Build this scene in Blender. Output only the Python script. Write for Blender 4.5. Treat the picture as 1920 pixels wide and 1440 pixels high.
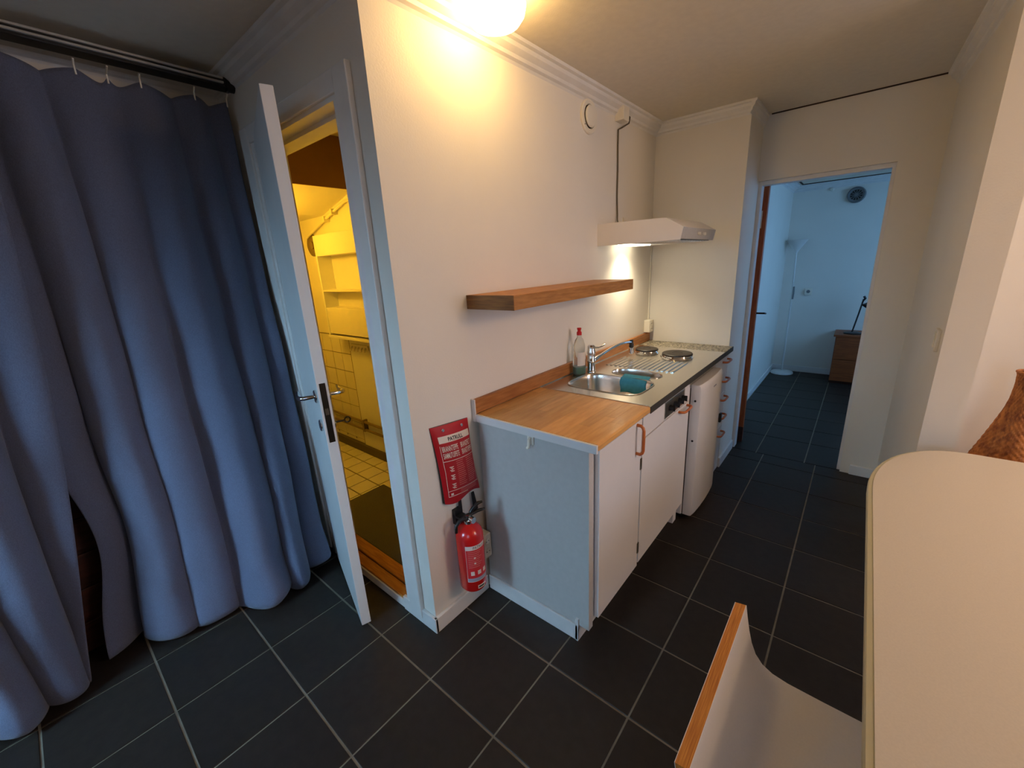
import bpy, bmesh, math, random
from mathutils import Vector, Matrix
from mathutils.geometry import tessellate_polygon
random.seed(7)
for o in list(bpy.data.objects): bpy.data.objects.remove(o, do_unlink=True)
SC = bpy.context.scene
COL = SC.collection
PI = math.pi

# ------------------------------------------------------------------ camera
CAM = Vector((2.087, 0.311, 1.536))
RT = Vector((0.769084, 0.637099, -0.051133)); FW = Vector((-0.623719, 0.730641, -0.277738))
cd = bpy.data.cameras.new('camera'); cam = bpy.data.objects.new('camera', cd); COL.objects.link(cam)
FW.normalize(); RT = (RT - FW * RT.dot(FW)).normalized(); UP = RT.cross(FW)
M = Matrix((RT, UP, -FW)).transposed().to_4x4(); M.translation = CAM
cam.matrix_world = M
cd.sensor_fit = 'HORIZONTAL'; cd.sensor_width = 36; cd.lens = 771.026 / 1920 * 36
cd.clip_start = 0.02; cd.clip_end = 60
SC.camera = cam

# ------------------------------------------------------------------ world, exposure, large lights
w = bpy.data.worlds.new('world'); SC.world = w; w.use_nodes = True
bg = w.node_tree.nodes['Background']; bg.inputs[0].default_value = (0.30, 0.55, 1.0, 1); bg.inputs[1].default_value = 0.05
SC.view_settings.view_transform = 'Standard'; SC.view_settings.look = 'None'
SC.view_settings.exposure = 0.0; SC.view_settings.gamma = 1.0; SC.view_settings.use_curve_mapping = False

def area(name, loc, target, sx, sy, power, col, spread=180):
    l = bpy.data.lights.new(name, 'AREA'); l.shape = 'RECTANGLE'; l.size = sx; l.size_y = sy
    l.energy = power; l.color = col; l.spread = math.radians(spread)
    o = bpy.data.objects.new(name, l); COL.objects.link(o); o.location = loc
    o.rotation_euler = (Vector(target) - Vector(loc)).to_track_quat('-Z', 'Y').to_euler()
    return o
DAY = (0.36, 0.68, 1.0)
# evening daylight falling through the window behind the camera, the window in the right wall, the bedroom window
area('daylight_back_window', (0.45, -1.78, 1.50), (0.20, 1.0, 0.0), 0.7, 1.0, 17, DAY, 74)
area('daylight_right_window', (4.75, 2.3, 1.60), (0.8, 1.4, 0.7), 1.3, 1.1, 13, (0.62, 0.72, 1.0), 130)
area('daylight_second_back_window', (3.05, -1.78, 1.5), (1.7, 1.3, 0.3), 1.0, 1.1, 4.5, (0.46, 0.68, 1.0), 80)
area('daylight_bedroom_window', (3.75, 5.3, 1.55), (1.3, 5.3, 0.8), 1.5, 1.3, 22, (0.22, 0.52, 1.0), 150)

# added warm fill light for table and recess wall, unseen at the right
pl = bpy.data.lights.new('warm_fill_right', 'POINT'); pl.energy = 44; pl.color = (1.0, 0.66, 0.40); pl.shadow_soft_size = 0.14
po = bpy.data.objects.new('warm_fill_right', pl); COL.objects.link(po); po.location = (3.85, 2.05, 2.12)

# ------------------------------------------------------------------ materials
def lin(c):
    c = c / 255.0
    return c / 12.92 if c <= 0.04045 else ((c + 0.055) / 1.055) ** 2.4
def rgb(t): return (lin(t[0]), lin(t[1]), lin(t[2]), 1)
def mat(name, col, rough=0.5, metal=0.0, spec=0.5, var=0.0, vscale=8.0, bump=0.0, bscale=60.0, stretch=(1, 1, 1), col2=None, obj_var=0.0, ramp=(0.35, 0.65), trans=0.0, ior=1.45, sheen=0.0, coat=0.0):
    m = bpy.data.materials.new(name); m.use_nodes = True
    nt = m.node_tree; b = nt.nodes['Principled BSDF']
    b.inputs['Base Color'].default_value = rgb(col); b.inputs['Roughness'].default_value = rough
    b.inputs['Metallic'].default_value = metal; b.inputs['Specular IOR Level'].default_value = spec
    b.inputs['Transmission Weight'].default_value = trans; b.inputs['IOR'].default_value = ior
    b.inputs['Sheen Weight'].default_value = sheen; b.inputs['Coat Weight'].default_value = coat
    def coords():
        tc = nt.nodes.new('ShaderNodeTexCoord'); mp = nt.nodes.new('ShaderNodeMapping')
        gm = nt.nodes.new('ShaderNodeNewGeometry')
        mp.inputs['Scale'].default_value = stretch
        nt.links.new(gm.outputs['Position'], mp.inputs['Vector'])
        return mp.outputs['Vector']
    src = None
    if var > 0 or col2 or obj_var > 0:
        v = coords()
        n = nt.nodes.new('ShaderNodeTexNoise'); n.inputs['Scale'].default_value = vscale; n.inputs['Detail'].default_value = 5
        nt.links.new(v, n.inputs['Vector'])
        r = nt.nodes.new('ShaderNodeValToRGB')
        c1 = rgb(col)
        c2 = rgb(col2) if col2 else tuple(max(0, x * (1 - var)) for x in c1[:3]) + (1,)
        r.color_ramp.elements[0].color = c2; r.color_ramp.elements[1].color = c1
        r.color_ramp.elements[0].position = ramp[0]; r.color_ramp.elements[1].position = ramp[1]
        nt.links.new(n.outputs['Fac'], r.inputs['Fac'])
        out = r.outputs['Color']
        if obj_var > 0:
            oi = nt.nodes.new('ShaderNodeObjectInfo'); hs = nt.nodes.new('ShaderNodeHueSaturation')
            mr = nt.nodes.new('ShaderNodeMapRange'); mr.inputs['To Min'].default_value = 1 - obj_var; mr.inputs['To Max'].default_value = 1 + obj_var
            nt.links.new(oi.outputs['Random'], mr.inputs['Value']); nt.links.new(mr.outputs['Result'], hs.inputs['Value'])
            nt.links.new(out, hs.inputs['Color']); out = hs.outputs['Color']
        nt.links.new(out, b.inputs['Base Color'])
    if bump > 0:
        v = coords()
        n = nt.nodes.new('ShaderNodeTexNoise'); n.inputs['Scale'].default_value = bscale; n.inputs['Detail'].default_value = 4
        nt.links.new(v, n.inputs['Vector'])
        bp = nt.nodes.new('ShaderNodeBump'); bp.inputs['Strength'].default_value = bump; bp.inputs['Distance'].default_value = 0.004
        nt.links.new(n.outputs['Fac'], bp.inputs['Height']); nt.links.new(bp.outputs['Normal'], b.inputs['Normal'])
    return m
def emit(name, col, strength):
    m = bpy.data.materials.new(name); m.use_nodes = True
    b = m.node_tree.nodes['Principled BSDF']
    b.inputs['Base Color'].default_value = (0.9, 0.9, 0.85, 1)
    b.inputs['Emission Color'].default_value = (*col, 1); b.inputs['Emission Strength'].default_value = strength
    return m

W = {}
W['wall'] = mat('painted_wall', (232, 227, 216), 0.55, bump=0.12, bscale=140, var=0.03, vscale=3)
W['ceil'] = mat('ceiling_board', (226, 218, 202), 0.7, bump=0.15, bscale=200, var=0.05, vscale=30)
W['trim'] = mat('gloss_trim_paint', (230, 228, 224), 0.35, var=0.06, vscale=12)
W['doorwhite'] = mat('door_paint', (228, 228, 226), 0.35, var=0.03, vscale=6)
W['tile'] = mat('anthracite_tile', (47, 40, 35), 0.45, spec=0.28, var=0.22, vscale=26, bump=0.10, bscale=90, obj_var=0.10)
W['grout'] = mat('tan_grout', (150, 141, 124), 0.9, var=0.25, vscale=14, bump=0.2)
W['bathtile'] = mat('white_tile', (226, 222, 210), 0.25, var=0.04, vscale=9)
W['bathgrout'] = mat('dark_grout', (98, 88, 70), 0.9)
W['lam'] = mat('white_laminate', (226, 222, 218), 0.4, var=0.02)
W['lamgrey'] = mat('grey_laminate', (194, 190, 184), 0.5, var=0.05, vscale=40)
W['butcher'] = mat('beech_block', (222, 168, 98), 0.42, col2=(206, 148, 80), vscale=7, stretch=(7, 1, 7), obj_var=0.12, bump=0.05, bscale=40, coat=0.15)
W['beech'] = mat('beech_upstand', (176, 116, 62), 0.45, col2=(150, 92, 44), vscale=10, stretch=(6, 1, 9))
W['oak'] = mat('oak_shelf', (186, 130, 70), 0.5, col2=(160, 106, 52), vscale=12, stretch=(7, 1, 9), bump=0.06, bscale=60)
W['oakend'] = mat('oak_shelf_end', (150, 98, 46), 0.5, col2=(118, 74, 32), vscale=12, stretch=(1, 8, 9))
W['handle'] = mat('stained_handle', (206, 116, 56), 0.35, col2=(184, 92, 40), vscale=20, coat=0.3)
W['steel'] = mat('brushed_steel', (222, 218, 210), 0.22, metal=1.0, bump=0.02, bscale=300, stretch=(1, 8, 1), var=0.05, vscale=20)
W['chrome'] = mat('chrome', (215, 215, 215), 0.08, metal=1.0)
W['darkmetal'] = mat('dark_metal', (70, 68, 64), 0.35, metal=1.0)
W['iron'] = mat('cast_iron_plate', (44, 38, 34), 0.45, var=0.2, vscale=30, bump=0.05)
W['granite'] = mat('speckled_laminate', (188, 180, 158), 0.35, col2=(78, 70, 56), vscale=72, ramp=(0.46, 0.54))
W['gran_reflect_edge'] = mat('laminate_edge_and_dark_reflection', (58, 54, 48), 0.4)  # laminate edge colour; on the sink edge it paints a dark reflection
W['plastic'] = mat('white_plastic', (230, 224, 208), 0.35)
W['black'] = mat('black_plastic', (22, 22, 24), 0.4)
W['cable'] = mat('grey_cable', (92, 84, 70), 0.5)
W['red'] = mat('red_paint', (196, 22, 20), 0.25, coat=0.4)
W['redcloth'] = mat('red_vinyl', (178, 20, 28), 0.45, var=0.08, vscale=10)
W['whiteprint'] = mat('white_print', (228, 216, 200), 0.5)
W['blackprint'] = mat('black_print', (24, 22, 22), 0.5)
W['pinkprint'] = mat('faded_print', (212, 120, 110), 0.5)
W['greyprint'] = mat('grey_print', (150, 150, 160), 0.5)
W['curtain'] = mat('grey_blue_linen', (102, 108, 130), 0.95, spec=0.1, var=0.22, vscale=420, bump=0.25, bscale=700, stretch=(1, 1, 0.5), sheen=0.2)
W['rod'] = mat('dark_rail', (40, 40, 42), 0.4, metal=0.5)
W['railwhite'] = mat('pale_rail', (170, 168, 160), 0.5)
W['darkwood'] = mat('dark_red_wood', (70, 34, 22), 0.5, col2=(50, 24, 16), vscale=12, stretch=(1, 1, 6))
W['doorwood'] = mat('orange_varnished_pine', (178, 92, 40), 0.4, col2=(150, 70, 26), vscale=10, stretch=(8, 8, 1))
W['threshold'] = mat('varnished_threshold', (196, 124, 48), 0.35, col2=(170, 98, 34), vscale=12, stretch=(1, 9, 9))
W['mat'] = mat('olive_grey_mat', (92, 88, 74), 0.95, var=0.25, vscale=300, bump=0.4, bscale=400)
W['tabletop'] = mat('cream_laminate', (206, 196, 178), 0.45, var=0.05, vscale=260)
W['tableedge'] = mat('table_edge_band', (196, 190, 158), 0.5)
W['chairwhite'] = mat('white_chair_laminate', (222, 220, 220), 0.35, var=0.03, vscale=200)
W['ply'] = mat('plywood_edge', (206, 138, 60), 0.5, col2=(168, 98, 36), vscale=16, stretch=(40, 1, 40))
W['wicker'] = mat('brown_wicker', (190, 120, 56), 0.6, col2=(128, 70, 26), vscale=70, bump=0.3, bscale=150, stretch=(1, 1, 0.3))
W['cloth'] = mat('turquoise_cloth', (70, 150, 168), 0.95, var=0.15, vscale=60, bump=0.3, bscale=300)
W['clearplastic'] = mat('clear_bottle', (235, 238, 235), 0.08, trans=0.9, ior=1.2)
W['liquid'] = mat('green_soap', (12, 96, 62), 0.15)
W['redcap'] = mat('red_cap', (200, 22, 26), 0.35)
W['fanblue'] = mat('grey_vent_plastic', (120, 122, 122), 0.5)
W['whitelamp'] = mat('white_lamp_plastic', (222, 220, 214), 0.4)
W['chest'] = mat('oak_veneer_chest', (150, 78, 36), 0.5, col2=(128, 62, 28), vscale=10, stretch=(1, 9, 9))
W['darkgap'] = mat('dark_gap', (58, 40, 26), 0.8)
W['zinc'] = mat('zinc_hinge', (130, 124, 112), 0.35, metal=0.9)
W['pipe'] = mat('painted_pipe', (118, 100, 70), 0.4)
W['glass'] = mat('window_glass', (255, 255, 255), 0.0, trans=1.0, ior=1.0)

# ------------------------------------------------------------------ builders
WL = {}
class MB:
    def __init__(s): s.v = []; s.f = []
    def add(s, vs, fs, mtx=None):
        n = len(s.v)
        s.v += [tuple(mtx @ Vector(p)) for p in vs] if mtx else [tuple(p) for p in vs]
        s.f += [tuple(i + n for i in f) for f in fs]; return s
    def box(s, lo, hi, mtx=None, b=0.0):
        (x0, y0, z0), (x1, y1, z1) = lo, hi
        if b <= 0:
            vs = [(x0, y0, z0), (x1, y0, z0), (x1, y1, z0), (x0, y1, z0), (x0, y0, z1), (x1, y0, z1), (x1, y1, z1), (x0, y1, z1)]
            return s.add(vs, [(3, 2, 1, 0), (4, 5, 6, 7), (0, 1, 5, 4), (1, 2, 6, 5), (2, 3, 7, 6), (3, 0, 4, 7)], mtx)
        bm = bmesh.new(); bmesh.ops.create_cube(bm, size=1)
        for v in bm.verts: v.co = Vector(((x0 + x1) / 2 + v.co.x * (x1 - x0), (y0 + y1) / 2 + v.co.y * (y1 - y0), (z0 + z1) / 2 + v.co.z * (z1 - z0)))
        bmesh.ops.bevel(bm, geom=list(bm.edges), offset=b, segments=2, affect='EDGES', profile=0.5)
        bm.verts.index_update(); vs = [v.co.copy() for v in bm.verts]; fs = [[v.index for v in f.verts] for f in bm.faces]; bm.free()
        return s.add(vs, fs, mtx)
    def prism(s, poly, axis, a, b2, mtx=None):
        # poly: 2D points; axis 'x','y','z' extrusion from a to b2
        def P(p, t):
            return {'x': (t, p[0], p[1]), 'y': (p[0], t, p[1]), 'z': (p[0], p[1], t)}[axis]
        n = len(poly); vs = [P(p, a) for p in poly] + [P(p, b2) for p in poly]
        fs = [(i, (i + 1) % n, n + (i + 1) % n, n + i) for i in range(n)]
        tr = tessellate_polygon([[Vector((p[0], p[1], 0)) for p in poly]])
        fs += [tuple(t) for t in tr] + [tuple(n + i for i in reversed(t)) for t in tr]
        return s.add(vs, fs, mtx)
    def lathe(s, prof, c=(0, 0, 0), seg=32, mtx=None, cap=True):
        vs = []; fs = []; n = len(prof)
        for r, z in prof:
            for k in range(seg):
                a = 2 * PI * k / seg; vs.append((c[0] + r * math.cos(a), c[1] + r * math.sin(a), c[2] + z))
        for i in range(n - 1):
            for k in range(seg):
                k2 = (k + 1) % seg; fs.append((i * seg + k, i * seg + k2, (i + 1) * seg + k2, (i + 1) * seg + k))
        if cap:
            if prof[0][0] > 1e-6: fs.append(tuple(reversed(range(seg))))
            if prof[-1][0] > 1e-6: fs.append(tuple(range((n - 1) * seg, n * seg)))
        return s.add(vs, fs, mtx)
    def tube(s, pts, r, seg=10):
        pts = [Vector(p) for p in pts]; vs = []; fs = []
        rs = r if isinstance(r, (list, tuple)) else [r] * len(pts)
        t0 = (pts[1] - pts[0]).normalized(); up = Vector((0, 0, 1)) if abs(t0.z) < 0.9 else Vector((1, 0, 0))
        nrm = t0.cross(up).normalized()
        for i, p in enumerate(pts):
            t = (pts[min(i + 1, len(pts) - 1)] - pts[max(i - 1, 0)]).normalized()
            nrm = (nrm - t * nrm.dot(t)).normalized(); bn = t.cross(nrm)
            for k in range(seg):
                a = 2 * PI * k / seg; vs.append(p + (nrm * math.cos(a) + bn * math.sin(a)) * rs[i])
        for i in range(len(pts) - 1):
            for k in range(seg):
                k2 = (k + 1) % seg; fs.append((i * seg + k, i * seg + k2, (i + 1) * seg + k2, (i + 1) * seg + k))
        fs.append(tuple(reversed(range(seg)))); fs.append(tuple(range((len(pts) - 1) * seg, len(pts) * seg)))
        return s.add(vs, fs)
    def grid(s, fn, nu, nv, closed=False):
        vs = [fn(i / nu, j / nv) for j in range(nv + 1) for i in range(nu + 1)]
        fs = [(j * (nu + 1) + i, j * (nu + 1) + i + 1, (j + 1) * (nu + 1) + i + 1, (j + 1) * (nu + 1) + i) for j in range(nv) for i in range(nu)]
        return s.add(vs, fs)
    def build(s, name, material, parent=None, smooth=False, angle=40, recalc=True):
        lo = Vector([min(v[i] for v in s.v) for i in range(3)]); hi = Vector([max(v[i] for v in s.v) for i in range(3)])
        c = (lo + hi) / 2; c.z = lo.z
        me = bpy.data.meshes.new(name); me.from_pydata([Vector(v) - c for v in s.v], [], s.f)
        if recalc:
            bm = bmesh.new(); bm.from_mesh(me); bmesh.ops.recalc_face_normals(bm, faces=bm.faces); bm.to_mesh(me); bm.free()
        me.materials.append(material)
        if smooth:
            me.polygons.foreach_set('use_smooth', [True] * len(me.polygons))
            try: me.set_sharp_from_angle(angle=math.radians(angle))
            except Exception: pass
        o = bpy.data.objects.new(name, me); COL.objects.link(o); WL[o] = c
        o.location = c
        if parent: o.parent = parent; o.location = c - WL[parent]
        return o
def thing(name, loc, label, cat, group=None):
    o = bpy.data.objects.new(name, None); COL.objects.link(o); o.location = loc; o.empty_display_size = 0.05; WL[o] = Vector(loc)
    return tag(o, label, cat, group)
def tag(o, label, cat, group=None):
    o['label'] = label; o['category'] = cat
    if group: o['group'] = group
    return o
def struct(o): o['kind'] = 'structure'; return o
def plab(o, l): o['label'] = l; return o
def share(src, name, loc, parent):
    o = bpy.data.objects.new(name, src.data); COL.objects.link(o); WL[o] = Vector(loc); o.location = Vector(loc) - (WL[parent] if parent else Vector())
    o.parent = parent; return o
def text_mesh(txt, size, fn, name, material, parent, align='LEFT', squeeze=1.0, bold=0.0):
    cu = bpy.data.curves.new(name + '_curve', 'FONT'); cu.body = txt; cu.size = size; cu.align_x = align; cu.offset = bold
    t = bpy.data.objects.new(name + '_tmp', cu); COL.objects.link(t)
    bpy.context.view_layer.update()
    me = bpy.data.meshes.new_from_object(t.evaluated_get(bpy.context.evaluated_depsgraph_get()))
    vs = [fn(v.co.x * squeeze, v.co.y) for v in me.vertices]; fs = [tuple(p.vertices) for p in me.polygons]
    bpy.data.objects.remove(t, do_unlink=True); bpy.data.curves.remove(cu); bpy.data.meshes.remove(me)
    mb = MB(); mb.add(vs, fs); return mb.build(name, material, parent, recalc=False)

# ================================================================== STRUCTURE
T = 0.333
XW = 0.849; YD = 1.165; CH = 2.40
# floor: grout bed + individual tiles
floor = struct(MB().box((-0.36, -1.72, -0.06), (4.75, 1.17, -0.004)).box((0.72, 1.17, -0.06), (4.75, 3.86, -0.004)).box((1.2, 3.86, -0.06), (3.7, 6.8, -0.004)).build('floor', W['grout']))
tm = None
def tile(x0, y0, x1, y1):
    g = 0.0035; h = 0.004
    mb = MB(); b = 0.0012; x0 += g; y0 += h; x1 -= g; y1 -= h
    vs = [(x0, y0, -0.006), (x1, y0, -0.006), (x1, y1, -0.006), (x0, y1, -0.006), (x0, y0, -b), (x1, y0, -b), (x1, y1, -b), (x0, y1, -b), (x0 + b, y0 + b, 0), (x1 - b, y0 + b, 0), (x1 - b, y1 - b, 0), (x0 + b, y1 - b, 0)]
    fs = [(0, 1, 5, 4), (1, 2, 6, 5), (2, 3, 7, 6), (3, 0, 4, 7), (4, 5, 9, 8), (5, 6, 10, 9), (6, 7, 11, 10), (7, 4, 8, 11), (8, 9, 10, 11)]
    mb.add(vs, fs); return mb
full = None
for p in range(-1, 13):
    for q in range(-5, 12):
        x0, x1, y0, y1 = p * T, (p + 1) * T, q * T, (q + 1) * T
        x0c = max(x0, -0.33); x1c = min(x1, 4.6); y1c = min(y1, 3.82)
        if x1c - x0c < 0.03 or y1c - y0 < 0.03: continue
        if x1 <= XW + 0.02 and y0 > YD - 0.02: continue
        if x1 <= 1.36 and y0 > 1.55: continue
        if x0 > 2.35 and y0 > 3.1: continue
        if x0 >= 3.0 and y0 < 0: continue
        if abs(x1c - x1) < 1e-6 and abs(x0c - x0) < 1e-6 and abs(y1c - y1) < 1e-6:
            if full is None: full = tile(x0, y0, x1, y1).build('tile', W['tile'], floor, recalc=False)
            else: share(full, 'tile', ((x0 + x1) / 2, (y0 + y1) / 2, -0.006), floor)
        else: tile(x0c, y0, x1c, y1c).build('tile', W['tile'], floor, recalc=False)
TB = 0.318
fullb = None
for i in range(-1, 6):
    for j in range(0, 10):
        x0 = 1.612 + (i - 1) * TB; y0 = 3.90 + (j - 0) * TB
        x0c = max(x0, 1.29); x1 = x0 + TB; y1 = min(y0 + TB, 6.69)
        y0 = y0 - (0.08 if j == 0 else 0)
        if x1 - x0c < 0.02 or x1 > 3.3: continue
        if j > 0 and j < 8 and x0c == x0:
            if fullb is None: fullb = tile(x0, y0, x1, y1).build('tile', W['tile'], floor, recalc=False)
            else: share(fullb, 'tile', ((x0 + x1) / 2, (y0 + y1) / 2, -0.006), floor)
        else: tile(x0c, y0, x1, y1).build('tile', W['tile'], floor, recalc=False)

# ceilings
struct(MB().box((-1.8, -1.75, CH), (4.75, 3.95, CH + 0.1)).build('ceiling', W['ceil']))
struct(MB().box((1.1, 3.9, 2.27), (3.75, 6.85, 2.5)).build('ceiling', W['ceil']))
# walls
wk = struct(MB().box((0.75, 1.265, 0), (XW, 3.5, CH)).build('wall_kitchen', W['wall']))
struct(MB().box((-1.8, YD, 0), (-0.055, 1.265, CH)).box((0.69, YD, 0), (XW, 1.265, CH)).box((-0.055, YD, 2.11), (0.69, 1.265, CH)).build('wall_bathroom', W['wall']))
struct(MB().box((-0.435, -1.75, 0), (-0.335, YD, CH)).build('wall_left', W['wall']))
struct(MB().box((0.75, 3.42, 0), (1.43, 3.9, CH)).build('wall_pillar', W['wall']))
struct(MB().box((1.43, 3.8, 2.0), (2.14, 3.9, CH)).box((2.14, 3.8, 0), (2.34, 3.9, CH)).build('wall_far', W['wall']))
struct(MB().prism([(2.33, 3.8), (2.362, 2.65), (2.472, 2.65), (2.472, 3.9), (2.34, 3.9)], 'z', 0, CH).build('wall_corridor', W['wall']))
struct(MB().box((2.47, 3.1, 0), (4.7, 3.2, CH)).build('wall_recess', W['wall']))
struct(MB().box((4.6, -1.75, 0), (4.7, 1.6, CH)).box((4.6, 3.0, 0), (4.7, 3.2, CH)).box((4.6, 1.6, 0), (4.7, 3.0, 0.9)).box((4.6, 1.6, 2.15), (4.7, 3.0, CH)).build('wall_right', W['wall']))
struct(MB().box((-0.435, -1.7, 0), (0.0, -1.6, CH)).box((0.9, -1.7, 0), (2.5, -1.6, CH)).box((3.6, -1.7, 0), (4.7, -1.6, CH)).box((2.5, -1.7, 0), (3.6, -1.6, 0.8)).box((2.5, -1.7, 2.15), (3.6, -1.6, CH)).box((0.0, -1.7, 0), (0.9, -1.6, 0.8)).box((0.0, -1.7, 2.15), (0.9, -1.6, CH)).build('wall_back', W['wall']))
# windows (behind the camera and at the right): frame, mullion and glass
def window(name, axis, c, a0, a1, z0, z1):
    def B(mb, lo, hi):   # lo/hi: (along, depth, z)
        f = (lambda p: (p[1], p[0], p[2])) if axis == 'y' else (lambda p: p)
        A, Bb = f(lo), f(hi); return mb.box(tuple(min(A[i], Bb[i]) for i in range(3)), tuple(max(A[i], Bb[i]) for i in range(3)))
    fr = MB()
    for lo, hi in (((a0, c - .03, z0), (a0 + .05, c + .03, z1)), ((a1 - .05, c - .03, z0), (a1, c + .03, z1)), ((a0, c - .03, z0), (a1, c + .03, z0 + .05)), ((a0, c - .03, z1 - .05), (a1, c + .03, z1)), (((a0 + a1) / 2 - .025, c - .02, z0), ((a0 + a1) / 2 + .025, c + .02, z1))): B(fr, lo, hi)
    o = struct(fr.build(name, W['trim']))
    for k in (0, 1):
        h = (a1 - a0) / 2
        B(MB(), (0, 0, 0), (1, 1, 1))
        m = MB(); B(m, (a0 + k * h + .03, c - .002, z0 + .05), (a0 + k * h + h - .03, c + .002, z1 - .05)); m.build('pane', W['glass'], o)
window('window_1', 'x', -1.65, 0.0, 0.9, 0.8, 2.15)
window('window_4', 'x', -1.65, 2.5, 3.6, 0.8, 2.15)
window('window_2', 'y', 4.65, 1.6, 3.0, 0.9, 2.15)
# bedroom shell
struct(MB().box((1.18, 3.9, 0), (1.28, 6.8, 2.28)).build('wall_bedroom_left', W['wall']))
struct(MB().box((1.18, 6.7, 0), (3.7, 6.8, 2.28)).build('wall_bedroom_back', W['wall']))
struct(MB().box((3.6, 3.9, 0), (3.7, 4.5, 2.28)).box((3.6, 6.1, 0), (3.7, 6.8, 2.28)).box((3.6, 4.5, 0), (3.7, 6.1, 0.85)).box((3.6, 4.5, 2.2), (3.7, 6.1, 2.28)).build('wall_bedroom_right', W['wall']))
struct(MB().box((2.34, 3.9, 0), (3.7, 3.98, 2.28)).build('wall_bedroom_front', W['wall']))
window('window_3', 'y', 3.65, 4.5, 6.1, 0.85, 2.2)
# bathroom shell
BY = 2.0; BZ = 0.03
bf = struct(MB().box((-1.8, 1.265, -0.05), (0.75, 2.1, BZ - 0.004)).build('floor_bathroom', W['bathgrout']))
S = 0.152; bt = None
for i in range(-12, 5):
    for j in range(0, 5):
        x0 = i * S; y0 = 1.26 + j * S
        if x0 < -1.75 or x0 + S > 0.74 or y0 + S > 2.03: continue
        m = tile(x0, y0, x0 + S, y0 + S); m.v = [(v[0], v[1], v[2] + BZ) for v in m.v]
        if bt is None: bt = m.build('tile', W['bathtile'], bf, recalc=False)
        else: share(bt, 'tile', (x0 + S / 2, y0 + S / 2, BZ - 0.006), bf)
bw = struct(MB().box((-1.8, BY, 0), (0.75, BY + 0.1, CH)).build('wall_bathroom_back', W['wall']))
struct(MB().box((-1.8, 1.265, 0), (-1.7, BY, CH)).build('wall_bathroom_left', W['wall']))
struct(MB().prism([(-1.7, 1.969), (-1.164, 1.969), (-0.704, 2.085), (-0.704, CH), (-1.7, CH)], 'y', 1.265, BY).build('ceiling_bathroom', W['wall']))
struct(MB().box((-1.7, BY - 0.03, 0), (0.75, BY, 0.10)).build('baseboard_bathroom', W['bathgrout']))
struct(MB().box((-0.704, 1.265, 2.085), (-0.692, BY, CH)).build('bulkhead_shade_face', mat('shaded_bulkhead_face', (120, 84, 52), 0.6, var=0.1, vscale=5)))  # unlit face of the bulkhead, its shade painted in as brown
# wall tiles on the bathroom back wall, left of the plain panel
bwt = None
for i in range(5):
    for j in range(6):
        x1 = -1.06 - i * S; z1 = 1.05 - j * S
        if x1 - S < -1.7: continue
        m = MB().box((x1 - S + .003, BY - .008, z1 - S + .003), (x1 - .003, BY + .002, z1 - .003))
        if bwt is None: bwt = m.build('tile', W['bathtile'], bw)
        else: share(bwt, 'tile', (x1 - S / 2, BY - .003, z1 - S + .003), bw)
MB().box((-1.06, BY - 0.010, 0.10), (0.70, BY, 1.05)).build('wall_panel', W['doorwhite'], bw)
MB().box((-1.064, BY - 0.0105, 0.10), (-1.058, BY, 1.05)).build('panel_joint', W['bathgrout'], bw)
g = MB()
for j in range(7): g.box((-1.7, BY - .004, 1.05 - j * S - .003), (-1.062, BY, 1.05 - j * S + .003))
for i in range(6): g.box((max(-1.7, -1.06 - i * S - .003), BY - .004, .12), (-1.06 - i * S + .003, BY, 1.05))
g.build('grout', W['bathgrout'], bw)

# trims: crown mouldings, baseboards, casings
CP = [(0, CH), (0.062, CH), (0.060, CH - .012), (0.046, CH - .016), (0.042, CH - .030), (0.022, CH - .044), (0.018, CH - .056), (0.006, CH - .062), (0, CH - .072)]
struct(MB().prism([(XW + d, z) for d, z in CP], 'y', YD - 0.0, 3.42).build('trim_1', W['trim']))
struct(MB().prism([(YD - d, z) for d, z in CP], 'x', -0.335, XW).build('trim_2', W['trim']))
struct(MB().prism([(3.42 - d * .7, z) for d, z in CP], 'x', XW, 1.43).build('trim_3', W['trim']))
struct(MB().prism([(1.43 + d * .5, z) for d, z in CP], 'y', 3.42 - .04, 3.8).build('trim_4', W['trim']))
m = MB(); n = len(CP)
vs = [(2.362 - d * .9, 2.65, z) for d, z in CP] + [(2.332 - d * .9, 3.8, z) for d, z in CP]
m.add(vs, [(i, (i + 1) % n, n + (i + 1) % n, n + i) for i in range(n)] + [tuple(range(n)), tuple(range(2 * n - 1, n - 1, -1))]); struct(m.build('trim_5', W['trim']))
struct(MB().box((1.47, 3.79, CH - .006), (2.28, 3.80, CH)).build('trim_6', W['darkgap']))
struct(MB().prism([(-0.335 + d * .7, z) for d, z in CP], 'y', -1.6, YD).build('trim_7', W['trim']))
def base(name, lo, hi): return struct(MB().box(lo, hi, b=0.003).build(name, W['trim']))
base('baseboard_kitchen', (XW, YD - 0.015, 0), (XW + 0.015, 1.487, 0.075))
struct(MB().box((0.63, YD - .016, 0), (XW + .015, YD, 0.075), b=.003).build('baseboard_bathroom_wall', W['trim']))
base('baseboard_far', (2.19, 3.785, 0), (2.33, 3.8, 0.07))
base('baseboard_pillar', (1.43, 3.40, 0), (1.445, 3.80, 0.075))
base('baseboard_bedroom_left', (1.28, 3.95, 0), (1.293, 6.7, 0.07))
base('baseboard_bedroom_back', (1.28, 6.687, 0), (3.6, 6.7, 0.075))
m = MB().prism([(2.335, 3.785), (2.362, 2.64), (2.347, 2.64), (2.320, 3.785)], 'z', 0, .07); struct(m.build('baseboard_corridor', W['trim']))
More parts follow.
